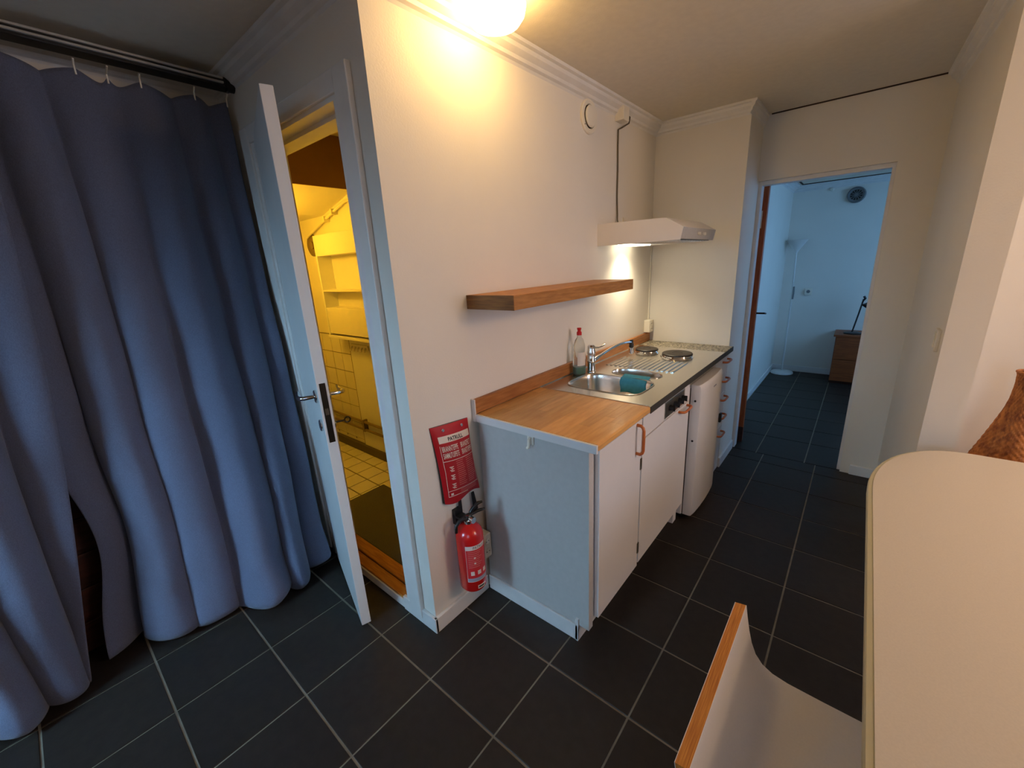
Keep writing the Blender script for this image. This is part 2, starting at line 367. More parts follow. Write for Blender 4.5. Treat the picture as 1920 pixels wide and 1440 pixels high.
# bathroom door frame
struct(MB().box((0.69, YD - .022, 0.03), (0.772, YD, 2.168), b=.004).box((-0.135, YD - .022, 0.03), (-0.055, YD, 2.168), b=.004).box((-0.055, YD - .022, 2.10), (0.69, YD, 2.168), b=.004).build('trim_8', W['trim']))
fj = struct(MB().box((0.662, YD - .012, 0.0), (0.69, 1.29, 2.11)).box((-0.055, YD - .012, 0.0), (-0.03, 1.29, 2.11)).box((-0.03, YD - .012, 2.085), (0.662, 1.215, 2.11)).box((-0.03, 1.215, 2.070), (0.662, 1.29, 2.11)).build('trim_9', W['trim']))
th = struct(MB().box((-0.06, YD - .012, 0.0), (0.69, 1.162, 0.045), b=.003).build('trim_10', W['trim']))
plab(MB().box((-0.03, 1.162, 0.0), (0.662, 1.215, 0.052), b=.004).build('threshold_board', W['threshold'], th), 'orange varnished threshold board')
MB().box((-0.03, 1.219, 0.0), (0.662, 1.285, 0.058), b=.004).build('threshold_board', W['threshold'], th)
MB().box((-0.03, 1.21, 0.0), (0.662, 1.225, 0.046)).build('groove', W['darkgap'], th)
# bedroom door frame (set into the opening)
struct(MB().box((2.122, 3.83, 0), (2.1405, 3.91, 1.975)).box((1.429, 3.83, 0), (1.452, 3.91, 1.975)).box((1.429, 3.83, 1.975), (2.1405, 3.91, 2.001)).build('trim_11', W['trim']))
# bedroom ceiling panel edge
struct(MB().box((1.385, 6.585, 2.262), (3.6, 6.6, 2.2705)).box((1.37, 3.95, 2.262), (1.385, 6.6, 2.2705)).build('trim_12', W['darkgap']))
struct(MB().prism([(6.7 - d * 1.1, z - .13) for d, z in CP], 'x', 1.28, 3.6).build('trim_13', W['trim']))
struct(MB().prism([(1.28 + d * 1.1, z - .13) for d, z in CP], 'y', 3.95, 6.7).build('trim_14', W['trim']))

# ------------------------------------------------------------------ bathroom door (ajar)
H = Vector((-0.06, YD - .0, 0)); L = Vector((0.565, 0.967, 0)); dv = (L - H); DW = dv.length; dv.normalize()
fn_ = Vector((dv.y, -dv.x, 0))  # front normal (towards camera side)
MD = Matrix(((dv.x, fn_.x, 0, H.x), (dv.y, fn_.y, 0, H.y), (0, 0, 1, 0), (0, 0, 0, 1)))  # local: x along door, y out of front face, z up
d1 = struct(MB().box((0, -0.04, 0.012), (DW, 0, 2.115), MD, b=0.0025).build('door_1', W['doorwhite']))
def rosette(mb, x, z, y0, y1, r): mb.lathe([(r, 0), (r, .6 * (y1 - y0)), (r * .75, y1 - y0)], seg=24, mtx=MD @ Matrix.Translation((x, y0, z)) @ Matrix.Rotation(-PI / 2 if y1 > y0 else PI / 2, 4, 'X'))
for side in (1, -1):
    y0 = 0.0 if side > 0 else -0.04
    mb = MB(); sgn = side
    for zz, rr in ((1.085, .026), (0.965, .024)):
        mb2 = MB(); mb2.lathe([(rr, 0), (rr, .006), (rr * .8, .010), (0.001, .010)], seg=24, mtx=MD @ Matrix.Translation((DW - .055, y0, zz)) @ Matrix.Rotation(-PI / 2 * sgn, 4, 'X'))
        mb2.build('rosette', W['chrome'], d1, smooth=True)
    pts = [MD @ Vector(p) for p in ((DW - .055, y0 + sgn * .004, 1.085), (DW - .055, y0 + sgn * .045, 1.085), (DW - .065, y0 + sgn * .058, 1.085), (DW - .10, y0 + sgn * .060, 1.080), (DW - .14, y0 + sgn * .058, 1.074), (DW - .165, y0 + sgn * .055, 1.086))]
    plab(MB().tube(pts, [.008, .008, .009, .009, .009, .006], 12).build('door_handle', W['chrome'], d1, smooth=True, angle=80), 'curved chrome lever handle')
plab(MB().box((DW - .0005, -.031, .905), (DW + .0015, -.009, 1.145), MD, b=.0007).build('lock_plate', W['darkmetal'], d1), 'dark metal lock face plate')
MB().box((DW + .001, -.026, 1.02), (DW + .006, -.014, 1.045), MD).build('latch_bolt', W['zinc'], d1)
MB().tube([MD @ Vector(p) for p in ((DW - .055, -.045, .965), (DW - .055, -.085, .965))], .004, 8).build('key', W['darkmetal'], d1)
kr = [MD @ Vector((DW - .055, -.096 + .011 * math.cos(a), .965 + .011 * math.sin(a))) for a in [i * PI / 8 for i in range(17)]]
MB().tube(kr, .003, 8).build('key_bow', W['darkmetal'], d1)
for zz in (1.84, 1.02, 0.25):
    hb = MB().lathe([(.008, 0), (.008, .09)], seg=12, mtx=MD @ Matrix.Translation((-.004, .006, zz))).build('hinge', W['darkmetal'], d1, smooth=True)

# ------------------------------------------------------------------ bedroom door seen edge-on
d2 = struct(MB().box((1.425, 3.955, 0.01), (1.478, 4.0, 1.985), b=.002).prism([(1.425, 3.99), (1.478, 3.99), (1.345, 4.68), (1.295, 4.68)], 'z', .01, 1.985).build('door_2', W['doorwood']))
plab(MB().box((1.432, 3.951, 1.70), (1.452, 3.957, 1.82), b=.001).build('latch_plate', W['plastic'], d2), 'white latch plate')
MB().tube([(1.478, 3.985, 1.08), (1.50, 3.985, 1.08), (1.53, 3.99, 1.08), (1.535, 4.02, 1.075)], .007, 8).build('door_handle', W['black'], d2, smooth=True)
MB().tube([(1.426, 3.985, 1.08), (1.412, 3.985, 1.08), (1.408, 4.02, 1.075)], .007, 8).build('door_handle', W['black'], d2, smooth=True)
MB().box((1.422, 3.95, .01), (1.482, 3.9545, .14)).build('kick_strip', W['darkwood'], d2)  # darker strip across the foot of the door edge

# ================================================================== KITCHEN RUN
XF = 1.435
def cup_handle(axis, c, length, parent, name='handle'):
    # bow handle: c = centre on the door face; axis 'y' or 'z'
    h = length / 2; pts2 = [(-h, 0), (-h, .018), (-h + .008, .027), (-h + .02, .031), (h - .02, .031), (h - .008, .027), (h, .018), (h, 0)]
    mb = MB(); r = .007
    P = [(c[0] + o, c[1] + (t if axis == 'y' else 0), c[2] + (t if axis == 'z' else 0)) for t, o in pts2]
    mb.tube(P, [r, r, r, r * .95, r * .95, r, r, r], 10)
    o = mb.build(name, W['handle'], parent, smooth=True, angle=70); plab(o, 'stained wooden bow handle'); return o
# end cabinet
c1 = thing('base_cabinet', (1.15, 1.72, 0), 'white base cabinet at the near end of the counter with grey side panel', 'cabinet')
plab(MB().box((0.866, 1.50, 0.075), (1.398, 1.518, 0.885)).build('side_panel', W['lamgrey'], c1), 'grey laminate side panel')
MB().box((1.385, 1.4985, 0.075), (1.417, 1.53, 0.885)).build('side_edge_strip', W['lamgrey'], c1)
MB().box((0.866, 1.518, 0.10), (1.412, 1.93, 0.885)).build('body', W['lam'], c1)
dr = MB().box((1.416, 1.545, 0.115), (XF, 1.928, 0.872), b=.0015).build('door', W['lam'], c1)
cup_handle('z', (XF, 1.872, 0.795), 0.13, dr)
for zz in (.63, .19): MB().box((XF - .002, 1.918, zz), (XF + .004, 1.934, zz + .055), b=.001).build('hinge', W['zinc'], dr)
MB().box((0.866, 1.489, 0), (1.371, 1.50, 0.078), b=.003).build('plinth', W['trim'], c1)
MB().box((1.358, 1.489, 0), (1.371, 1.93, 0.11)).build('toe_kick', W['trim'], c1)
hk = MB().box((1.140, 1.494, .846), (1.172, 1.4995, .884), b=.002).tube([(1.157, 1.495, .876), (1.157, 1.484, .870), (1.157, 1.481, .848), (1.157, 1.478, .838), (1.157, 1.472, .842)], .006, 8).build('hook', W['plastic'], c1, smooth=True); plab(hk, 'small white adhesive hook')
# sink cabinet with cooker controls
c2 = thing('base_cabinet', (1.15, 2.25, 0), 'white base cabinet with the black cooker knobs above its door', 'cabinet')
MB().box((0.866, 1.936, 0.115), (1.412, 2.572, 0.70)).build('body', W['lam'], c2)
MB().box((1.35, 1.936, 0.70), (1.412, 2.572, 0.885)).build('front_rail', W['lam'], c2)
dr = MB().box((1.416, 1.938, 0.125), (XF, 2.568, 0.765), b=.0015).build('door', W['lam'], c2)
cup_handle('y', (XF, 2.47, 0.752), 0.13, dr)
fa = MB().box((1.416, 1.938, 0.772), (XF, 2.568, 0.872), b=.0015).build('fascia', W['lam'], c2)
cp = plab(MB().box((XF, 2.19, 0.782), (XF + .004, 2.475, 0.866), b=.001).build('control_panel', W['steel'], c2), 'steel control panel')
MB().box((XF + .0035, 2.203, 0.790), (XF + .0055, 2.462, 0.858)).build('panel_inset', W['zinc'], cp)
for k, yy in enumerate((2.25, 2.315, 2.38, 2.43)):
    kb = MB().lathe([(.015, 0), (.015, .008), (.012, .022), (.001, .022)], seg=20, mtx=Matrix.Translation((XF + .005, yy, .824)) @ Matrix.Rotation(PI / 2, 4, 'Y'))
    kb.box((XF + .02, yy - .003, .809), (XF + .032, yy + .003, .839), b=.002)
    plab(kb.build('knob', W['black'], cp, smooth=True), 'black cooker knob')
MB().box((1.34, 1.936, 0), (1.355, 2.56, 0.115)).build('toe_kick', W['trim'], c2)
MB().box((1.34, 2.52, 0.0), (1.405, 2.572, 0.118)).build('leg', W['lam'], c2)
# fridge
fr = thing('mini_fridge', (1.2, 2.82, 0), 'small white undercounter fridge between the cabinet and the drawers', 'fridge')
MB().box((0.90, 2.595, 0.03), (1.428, 3.06, 0.835), b=.006).build('body', W['lam'], fr)
pf = [(1.434, 2.60), (1.478, 2.60), (1.486, 2.604), (1.492, 2.64), (1.497, 2.72), (1.499, 2.825), (1.497, 2.93), (1.492, 3.01), (1.486, 3.048), (1.478, 3.054), (1.434, 3.054)]
def frid(u, v):
    return None
mb = MB(); zs = [(.035, .006), (.045, 0), (.82, 0), (.842, .004), (.85, .012)]
vs = []; n = len(pf)
for z, ins in zs:
    for x, y in pf: vs.append((x - (ins if x > 1.45 else 0), y, z))
fs = [(j * n + i, j * n + (i + 1) % n, (j + 1) * n + (i + 1) % n, (j + 1) * n + i) for j in range(len(zs) - 1) for i in range(n)]
fs += [tuple(range(n - 1, -1, -1)), tuple(range((len(zs) - 1) * n, len(zs) * n))]
mb.add(vs, fs); fd = mb.build('door', W['lam'], fr, smooth=True, angle=35)
MB().box((1.428, 2.602, .04), (1.434, 3.05, .83)).build('door_seal', W['darkmetal'], fr)
MB().box((1.4975, 2.81, .792), (1.5002, 2.86, .800), b=.0008).build('badge', W['greyprint'], fd)
for yy, zz in ((2.60, .76), (2.60, .52)): MB().lathe([(.006, 0), (.006, .003), (.001, .003)], seg=12, mtx=Matrix.Translation((1.46, yy, zz)) @ Matrix.Rotation(PI / 2, 4, 'X')).build('screw_cap', W['black'], fd)
MB().box((1.492, 3.02, .50), (1.505, 3.05, .56), b=.003).build('latch', W['black'], fd)
MB().box((0.91, 2.60, .8352), (1.43, 3.055, .848)).build('top_plate', W['lamgrey'], fr)
for yy in (2.64, 3.01):
    for xx in (0.95, 1.40): MB().lathe([(.02, 0), (.02, .032)], c=(xx, yy, 0), seg=12).build('foot', W['black'], fr)
# drawers
c3 = thing('drawer_cabinet', (1.15, 3.25, 0), 'narrow white cabinet of five drawers beside the pillar', 'cabinet')
MB().box((0.866, 3.085, 0.115), (1.412, 3.40, 0.885)).build('body', W['lam'], c3)
for k in range(5):
    z0 = 0.205 + k * 0.134
    d = MB().box((1.414, 3.09, z0), (XF, 3.395, z0 + .13), b=.0015).build('drawer', W['lam'], c3)
    cup_handle('y', (XF, 3.315, z0 + .098), 0.12, d)
MB().box((1.40, 3.09, .10), (1.43, 3.395, .20)).build('bottom_panel', W['lam'], c3)
MB().box((1.40, 3.085, 0), (1.43, 3.40, 0.098), b=.003).build('plinth', W['trim'], c3)

# butcher-block worktop with separate staves
wt = thing('worktop', (1.16, 1.72, 0.89), 'honey brown butcher block worktop section with white end strip', 'worktop')
ns = 12; x0 = 0.870; x1 = 1.442; wv = (x1 - x0) / ns
for i in range(ns):
    cuts = [1.495]; y = 1.495 + random.uniform(.1, .3)
    while y < 1.93: cuts.append(y); y += random.uniform(.2, .34)
    cuts.append(1.957)
    if cuts[-1] - cuts[-2] < .05: cuts.pop(-2)
    for a, b in zip(cuts, cuts[1:]):
        MB().box((x0 + i * wv + .0001, a + .0001, .892), (x0 + (i + 1) * wv - .0001, b - .0001, .92), b=.0004).build('stave', W['butcher'], wt)
mb = MB().prism([(1.442, .892), (1.452, .892), (1.456, .897), (1.456, .913), (1.451, .92), (1.442, .92)], 'y', 1.495, 1.957); mb.build('front_edge', W['butcher'], wt)
plab(MB().box((0.866, 1.484, .886), (1.455, 1.495, .9185), b=.001).build('end_strip', W['lam'], wt), 'white end strip')
us = tag(MB().box((XW + .001, 1.487, .92), (XW + .02, 3.415, .985), b=.003).build('backsplash', W['beech'], None), 'long wooden upstand strip along the wall behind the counter', 'backsplash')
MB().box((XW, 1.481, .886), (XW + .021, 1.487, .987)).build('end_cap', W['lam'], us)
gt = thing('worktop', (1.16, 3.3, .89), 'speckled stone-look laminate worktop piece at the pillar end', 'worktop')
MB().box((0.870, 3.20, .89), (1.455, 3.415, .92), b=.002).build('slab', W['granite'], gt)
MB().box((1.4552, 3.20, .889), (1.459, 3.415, .9195)).build('front_edge', W['gran_reflect_edge'], gt)

# steel sink top with two bowls and two hot plates
st = thing('sink_unit', (1.16, 2.58, .88), 'stainless steel sink top with two bowls, drainer and hot plates', 'sink')
def superloop(cx, cy, hx, hy, n, N=48, skew=0):
    L_ = []
    for k in range(N):
        a = 2 * PI * k / N; c_, s_ = math.cos(a), math.sin(a)
        x = math.copysign(abs(c_) ** (2 / n), c_) * hx; y = math.copysign(abs(s_) ** (2 / n), s_) * hy
        L_.append((cx + x + skew * y, cy + y))
    return L_
b1 = superloop(1.150, 2.19, .198, .142, 4.5); b2 = superloop(1.185, 2.437, .138, .066, 2.6)
out = [(0.870, 1.957), (1.456, 1.957), (1.456, 3.20), (0.870, 3.20)]
loops = [[Vector((x, y, 0)) for x, y in out], [Vector((x, y, 0)) for x, y in b1], [Vector((x, y, 0)) for x, y in b2]]
tri = tessellate_polygon(loops); allp = [p for l in loops for p in l]
mb = MB(); mb.add([(p.x, p.y, .9205) for p in allp], [tuple(t) for t in tri])
top = mb.build('steel_top', W['steel'], st, recalc=False)
if top.data.polygons[0].normal.z < 0: top.data.flip_normals()
MB().box((1.4555, 1.957, .889), (1.459, 3.20, .9205), b=.001).build('front_edge', W['gran_reflect_edge'], st)  # steel edge, the dark reflection in it painted as colour
MB().box((0.8695, 1.9565, .9205), (0.8725, 3.20, .925), b=.001).build('back_rim', W['steel'], st)
MB().box((0.885, 1.9565, .9205), (1.45, 1.963, .9235), b=.001).build('side_rim', W['steel'], st)
def bowl(loop, cx, cy, depth, name, lip=.006):
    rings = [(1.03, .003), (1.015, .0035), (1.0, 0), (.985, -.012), (.97, -.03), (.94, -depth * .8), (.90, -depth * .94), (.80, -depth), (.1, -depth - .006)]
    mb = MB(); vs = []; n = len(loop)
    for s_, dz in rings: vs += [(cx + (x - cx) * s_, cy + (y - cy) * s_, .921 + dz) for x, y in loop]
    fs = [(j * n + i, j * n + (i + 1) % n, (j + 1) * n + (i + 1) % n, (j + 1) * n + i) for j in range(len(rings) - 1) for i in range(n)]
    fs.append(tuple(range((len(rings) - 1) * n, len(rings) * n)))
    mb.add(vs, fs); o = mb.build(name, W['steel'], st, smooth=True, angle=50, recalc=False)
    o2 = MB().lathe([(.036, 0), (.034, .003), (.02, .002), (.001, .0)], c=(cx, cy, .921 - depth - .004), seg=24).build('drain', W['chrome'], o, smooth=True); return o
bowl(b1, 1.150, 2.19, .15, 'bowl'); bowl(b2, 1.185, 2.437, .11, 'bowl')
rd = None
for k in range(15):
    x = .95 + k * .028; y0_ = 2.545 + (0 if k < 9 else (k - 9) * .0)
    y1_ = 2.80 - (0.05 if k in (2, 3) else 0)
    m = MB().prism([(x - .009, .9203), (x - .005, .9250), (x + .005, .9250), (x + .009, .9203)], 'y', y0_, y1_)
    if rd is None: rd = m.build('drainer_ridge', W['steel'], st)
    elif k in (2, 3): m.build('drainer_ridge', W['steel'], st)
    else: share(rd, 'drainer_ridge', (x, (y0_ + y1_) / 2, .9203), st)
for cx, cy, r in ((1.232, 2.955, .092), (1.012, 3.005, .074)):
    hp = plab(MB().lathe([(r, .012), (r, .020), (r - .004, .0235), (r * .36, .0235), (r * .34, .0215), (.001, .0215)], c=(cx, cy, .9205), seg=48, cap=False).build('hot_plate', W['iron'], st, smooth=True), 'black cast iron hot plate')
    MB().lathe([(r + .010, 0), (r + .008, .004), (r + .001, .006), (r - .002, .014)], c=(cx, cy, .9205), seg=48, cap=False).build('trim_ring', W['chrome'], hp, smooth=True)
# tap
tp = thing('kitchen_tap', (.945, 2.36, .9205), 'chrome kitchen tap with pull-out hose and black spray head', 'tap')
MB().lathe([(.027, 0), (.026, .006), (.022, .010), (.0215, .055), (.024, .058), (.024, .066), (.0215, .069), (.021, .105), (.024, .108), (.0245, .118), (.022, .124), (.0215, .150), (.016, .156), (.001, .157)], c=(.945, 2.36, .9205), seg=28).build('body', W['chrome'], tp, smooth=True)
MB().tube([(.953, 2.372, 1.06), (.966, 2.41, 1.055), (.97, 2.45, 1.058), (.972, 2.475, 1.064)], [.007, .005, .0045, .004], 10).build('lever', W['chrome'], tp, smooth=True)
pts = []
P0, P1, P2, P3 = Vector((.957, 2.37, .99)), Vector((.965, 2.50, 1.01)), Vector((.96, 2.68, 1.045)), Vector((.99, 2.80, 1.02))
for i in range(13):
    t = i / 12; pts.append(P0 * (1 - t) ** 3 + P1 * 3 * t * (1 - t) ** 2 + P2 * 3 * t * t * (1 - t) + P3 * t ** 3)
MB().tube(pts, [.013] * 2 + [.009] * 11, 12).build('spout', W['chrome'], tp, smooth=True, angle=80)
sh = plab(MB().lathe([(.012, 0), (.016, .004), (.0165, .038), (.013, .042), (.001, .042)], c=(.99, 2.80, .945), seg=20).build('spray_head', W['chrome'], tp, smooth=True), 'chrome and black spray head')
MB().lathe([(.0145, .0415), (.0145, .065), (.012, .068), (.011, .09), (.001, .092)], c=(.99, 2.80, .945), seg=20).build('grip', W['black'], sh, smooth=True)
# soap bottle
bo = thing('dish_soap_bottle', (.910, 2.287, .9212), 'clear washing-up liquid bottle with red cap and green soap', 'bottle')
def oval(prof, c, sx=1.0, sy=1.0, name='x', m=None, parent=None):
    mb = MB(); mb.lathe(prof, seg=28); mb.v = [(c[0] + v[0] * sx, c[1] + v[1] * sy, c[2] + v[2]) for v in mb.v]
    return mb.build(name, m, parent, smooth=True)
oval([(.030, .0), (.035, .005), (.035, .09), (.033, .11), (.029, .125), (.031, .145), (.031, .165), (.022, .195), (.012, .21), (.011, .225)], (.910, 2.287, .9212), 1.0, 1.15, 'bottle_body', W['clearplastic'], bo)
plab(oval([(.028, .002), (.0335, .006), (.0335, .045), (.001, .045)], (.910, 2.287, .9212), 1.0, 1.15, 'soap', W['liquid'], bo), 'dark green washing-up liquid')
oval([(.014, .222), (.014, .238), (.010, .242), (.009, .250), (.012, .254), (.012, .262), (.001, .263)], (.910, 2.287, .9212), 1, 1, 'cap', W['redcap'], bo)
lb = MB()
lb.grid(lambda u, v: (.910 + .0358 * math.cos(-1.25 + u * 1.3), 2.287 + .0412 * math.sin(-1.25 + u * 1.3), .975 + v * .075), 10, 3); lb.build('bottle_label', W['whiteprint'], bo)
# dish cloth over the ridge between the bowls
dc = MB()
def clothf(u, v):
    x = 1.145 + u * .145
    if v < .25: y = 2.375 - (v / .25) * .022; z = .9275 + .002 * math.sin(PI * v / .25)
    else: y = 2.353 - .026 - (v - .25) * .012 + (.026 if v < .3 else 0); z = .926 - (v - .25) / .75 * .085
    return (x + .004 * math.sin(v * 9), y - .004 * math.sin(u * 7 + v * 3) * v, z + .003 * math.sin(u * 5) * v)
dc.grid(clothf, 16, 16)
dco = tag(dc.build('dish_cloth', W['cloth'], None, smooth=True, angle=80), 'turquoise dish cloth hanging over the edge into the sink bowl', 'cloth')
sm = dco.modifiers.new('thickness', 'SOLIDIFY'); sm.thickness = .003; sm.offset = 1

# floating shelf
sf = thing('wall_shelf', (.96, 2.03, 1.372), 'thick floating oak shelf on the wall above the sink', 'shelf')
MB().box((XW, 1.505, 1.372), (1.098, 2.556, 1.427), b=.0015).build('board', W['oak'], sf)
MB().box((XW, 1.5035, 1.3715), (1.0985, 1.506, 1.4272)).build('end_veneer', W['oakend'], sf)

# range hood
hd = thing('range_hood', (1.08, 2.9, 1.61), 'slim white range hood above the hot plates with lit lamp', 'range hood')
prof = [(XW, 1.615), (1.325, 1.618), (1.338, 1.680), (1.248, 1.732), (XW, 1.738)]
mb = MB().prism([(XW, 1.628), (1.322, 1.628), (1.336, 1.680), (1.248, 1.732), (XW, 1.738)], 'y', 2.607, 3.20); mb.build('housing', W['lam'], hd)
MB().prism(prof, 'y', 2.600, 2.609).build('side_plate', W['lam'], hd); MB().prism(prof, 'y', 3.198, 3.207).build('side_plate', W['lam'], hd)
MX = Matrix.Identity(4)
cpn = MB(); cpn.add([(1.3265, 2.61, 1.622), (1.3265, 3.197, 1.622), (1.3395, 3.197, 1.679), (1.3395, 2.61, 1.679), (1.322, 2.61, 1.622), (1.322, 3.197, 1.622), (1.335, 3.197, 1.679), (1.335, 2.61, 1.679)], [(0, 1, 2, 3), (7, 6, 5, 4), (0, 4, 5, 1), (1, 5, 6, 2), (2, 6, 7, 3), (3, 7, 4, 0)])
fp = plab(cpn.build('front_panel', W['lamgrey'], hd), 'grey front panel with switches')
for yy in (2.86, 2.96): MB().box((1.334, yy, 1.645), (1.342, yy + .035, 1.660), b=.001).build('switch', W['plastic'], fp)
ft = MB().box((1.02, 2.64, 1.618), (1.31, 3.17, 1.6285)).build('filter', W['zinc'], hd)
for k in range(10): MB().box((1.055, 2.66 + k * .05, 1.6155), (1.305, 2.675 + k * .05, 1.619)).build('filter_bar', W['steel'], ft)
hl = plab(MB().box((.885, 2.79, 1.612), (.985, 3.07, 1.6285), b=.004).build('lamp_lens', emit('hood_lamp_glow', (1.0, .86, .62), 6), hd), 'glowing lamp cover')
sp = bpy.data.lights.new('hood_lamp_bulb', 'SPOT'); sp.energy = 20; sp.color = (1.0, .84, .58); sp.spot_size = math.radians(135); sp.spot_blend = 1.0; sp.shadow_soft_size = .03
so = bpy.data.objects.new('hood_lamp_bulb', sp); COL.objects.link(so); so.location = (.945, 2.93, 1.606); so.rotation_euler = Vector((-.10, .0, -1)).to_track_quat('-Z', 'Y').to_euler()
so.parent = hd; so.location = Vector((.945, 2.93, 1.606)) - WL[hd]
# surface socket, plug and cable feeding the hood
jb = thing('junction_box', (XW, 2.835, 2.30), 'white surface socket under the ceiling with plugged-in cord', 'socket')
MB().box((XW, 2.80, 2.302), (XW + .055, 2.875, 2.375), b=.005).build('box', W['plastic'], jb)
MB().lathe([(.019, 0), (.017, .012), (.010, .028), (.001, .030)], seg=16, mtx=Matrix.Translation((XW + .03, 2.874, 2.345)) @ Matrix.Rotation(-PI / 2, 4, 'X')).build('plug', W['black'], jb, smooth=True)
ca = [(XW + .03, 2.90, 2.345), (XW + .035, 2.925, 2.34), (XW + .03, 2.925, 2.31), (XW + .012, 2.87, 2.28), (XW + .006, 2.835, 2.265), (XW + .006, 2.833, 2.18), (XW + .006, 2.838, 2.05), (XW + .006, 2.834, 1.9), (XW + .007, 2.842, 1.80), (XW + .012, 2.832, 1.77), (XW + .02, 2.825, 1.75)]
MB().tube(ca, .0045, 8).build('cord', W['cable'], jb, smooth=True)
MB().lathe([(.015, 0), (.012, .012), (.001, .012)], c=(XW + .02, 2.825, 1.737), seg=12).build('cord_grommet', W['black'], hd)
MB().box((XW, 2.93, 1.737), (XW + .006, 2.936, 1.79)).build('mounting_clip', W['plastic'], hd)
# round vent
rv = thing('air_vent', (XW, 2.49, 2.18), 'round white air valve high on the kitchen wall', 'vent')
MR = Matrix.Translation((XW, 2.492, 2.262)) @ Matrix.Rotation(PI / 2, 4, 'Y')
MB().lathe([(.082, 0), (.082, .008), (.076, .014), (.058, .012), (.055, .004), (.001, .004)], seg=40, mtx=MR).build('ring', W['plastic'], rv, smooth=True)
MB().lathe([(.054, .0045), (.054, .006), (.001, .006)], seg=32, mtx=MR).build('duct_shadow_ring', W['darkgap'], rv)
MB().lathe([(.020, .006), (.022, .010), (.050, .012), (.052, .018), (.046, .024), (.001, .026)], seg=40, mtx=MR).build('disc', W['plastic'], rv, smooth=True)
MB().lathe([(.004, .013), (.003, .016), (.001, .016)], seg=8, mtx=MR @ Matrix.Translation((.045, -.055, 0))).build('screw', W['zinc'], rv)
# sockets
def socket(loc, label, w_=.04, h_=.09, dy=.075):
    x, y, z = loc
    t = thing('wall_socket', (x, y, z), label, 'socket')
    MB().box((x, y - dy / 2, z), (x + w_, y + dy / 2, z + h_), b=.004).build('box', W['plastic'], t)
    for k in (0, 1):
        zc = z + h_ * (.28 + .44 * k)
        c_ = MB().lathe([(.0175, -.002), (.0175, .003), (.016, .003), (.0145, .0008), (.001, .0008)], seg=20, mtx=Matrix.Translation((x + w_, y, zc)) @ Matrix.Rotation(PI / 2, 4, 'Y')).build('socket_well', W['plastic'], t, smooth=True)
        for s_ in (-1, 1): MB().lathe([(.0026, 0), (.0026, .0015), (.0005, .0015)], seg=8, mtx=Matrix.Translation((x + w_ + .0004, y + s_ * .008, zc)) @ Matrix.Rotation(PI / 2, 4, 'Y')).build('pin_hole', W['black'], c_)
    return t
s1 = socket((XW, 3.372, .992), 'white double socket in the corner above the speckled worktop', .045, .092)
plab(MB().box((XW, 3.405, 1.084), (XW + .008, 3.415, 1.62)).build('cable_duct', W['plastic'], s1), 'thin white cable duct')
s2 = socket((XW, 1.46, .215), 'white double socket low behind the red fire extinguisher', .055, .125, .05)

# ceiling lamp
LC = (1.03, 1.565, 2.40)
lp = thing('ceiling_lamp', (LC[0], LC[1], 2.27), 'glowing opal glass ceiling lamp by the kitchen wall', 'lamp')
LAMP = emit('opal_glass_glow', (1.0, .62, .21), 23)
MB().lathe([(.062, 2.390), (.085, 2.386), (.099, 2.37), (.102, 2.35), (.096, 2.325), (.080, 2.305), (.05, 2.292), (.001, 2.287)], c=(LC[0], LC[1], 0), seg=48).build('shade', LAMP, lp, smooth=True)
MB().lathe([(.065, 2.386), (.065, 2.3995), (.001, 2.3995)], c=(LC[0], LC[1], 0), seg=32).build('base', W['plastic'], lp, smooth=True)

# ------------------------------------------------------------------ fire blanket
fb = thing('fire_blanket', (XW, 1.36, .56), 'red fire blanket pouch hanging on the wall above the extinguisher', 'fire blanket')
def BP(u, v, off=0.0):  # u 0..1 along the width, v 0..1 downwards
    y = 1.242 + u * .206 + v * .028 + (.012 * math.sin(v * PI)) * (u - .5) * -1
    z = .935 - v * .350 - u * .020 - (0.012 * math.sin(u * 6.3) if v > .95 else 0)
    puff = .004 + .026 * (math.sin(PI * min(max(u, 0), 1)) ** .6) * (max(0, math.sin(PI * min(1, v * .95 + .02))) ** .5) + .012 * v
    return (XW + puff + off, y, z)
mb = MB(); mb.grid(lambda u, v: BP(u, v), 24, 30)
mb.grid(lambda u, v: (XW + .001, BP(u, v)[1], BP(u, v)[2]), 24, 30)
n1 = 25
pch = mb.build('pouch', W['redcloth'], fb, smooth=True, angle=60)
e = MB()
for u0 in (0.0, 1.0): e.grid(lambda a, v: ((XW + .001) * (1 - a) + BP(u0, v)[0] * a, BP(u0, v)[1], BP(u0, v)[2]), 2, 30)
for v0 in (0.0, 1.0): e.grid(lambda a, u: ((XW + .001) * (1 - a) + BP(u, v0)[0] * a, BP(u, v0)[1], BP(u, v0)[2]), 2, 24)
e.build('side_binding', W['black'], fb)
MB().grid(lambda u, v: BP(.10 + u * .84, .125 + v * .085, .0012), 14, 3).build('title_band', W['whiteprint'], fb, smooth=True)
def ontxt(u0, v0, off=.002):
    return lambda x, y: BP(u0 + x / .206, v0 - y / .35, off)
text_mesh('PATRULL', .024, ontxt(.31, .196), 'lettering', W['blackprint'], fb, squeeze=.85, bold=.0006)
for (tx, u, v, sq) in (('BRANNTEPPE', .12, .318, .40), ('BRANDFILT', .59, .318, .37), ('SAMMUTUSPEITE', .12, .405, .32), ('BRANDTÆPPE', .59, .405, .315)):
    text_mesh(tx, .034, ontxt(u, v), 'lettering', W['whiteprint'], fb, squeeze=sq, bold=.0004)
bl = MB()
def strip(u0, v0, u1, v1, off=.0016): bl.grid(lambda u, v: BP(u0 + (u1 - u0) * u, v0 + (v1 - v0) * v, off), 8, 2)
strip(.09, .24, .100, .92); strip(.94, .24, .950, .86); strip(.09, .44, .95, .447); strip(.09, .84, .95, .847); strip(.09, .915, .6, .922)
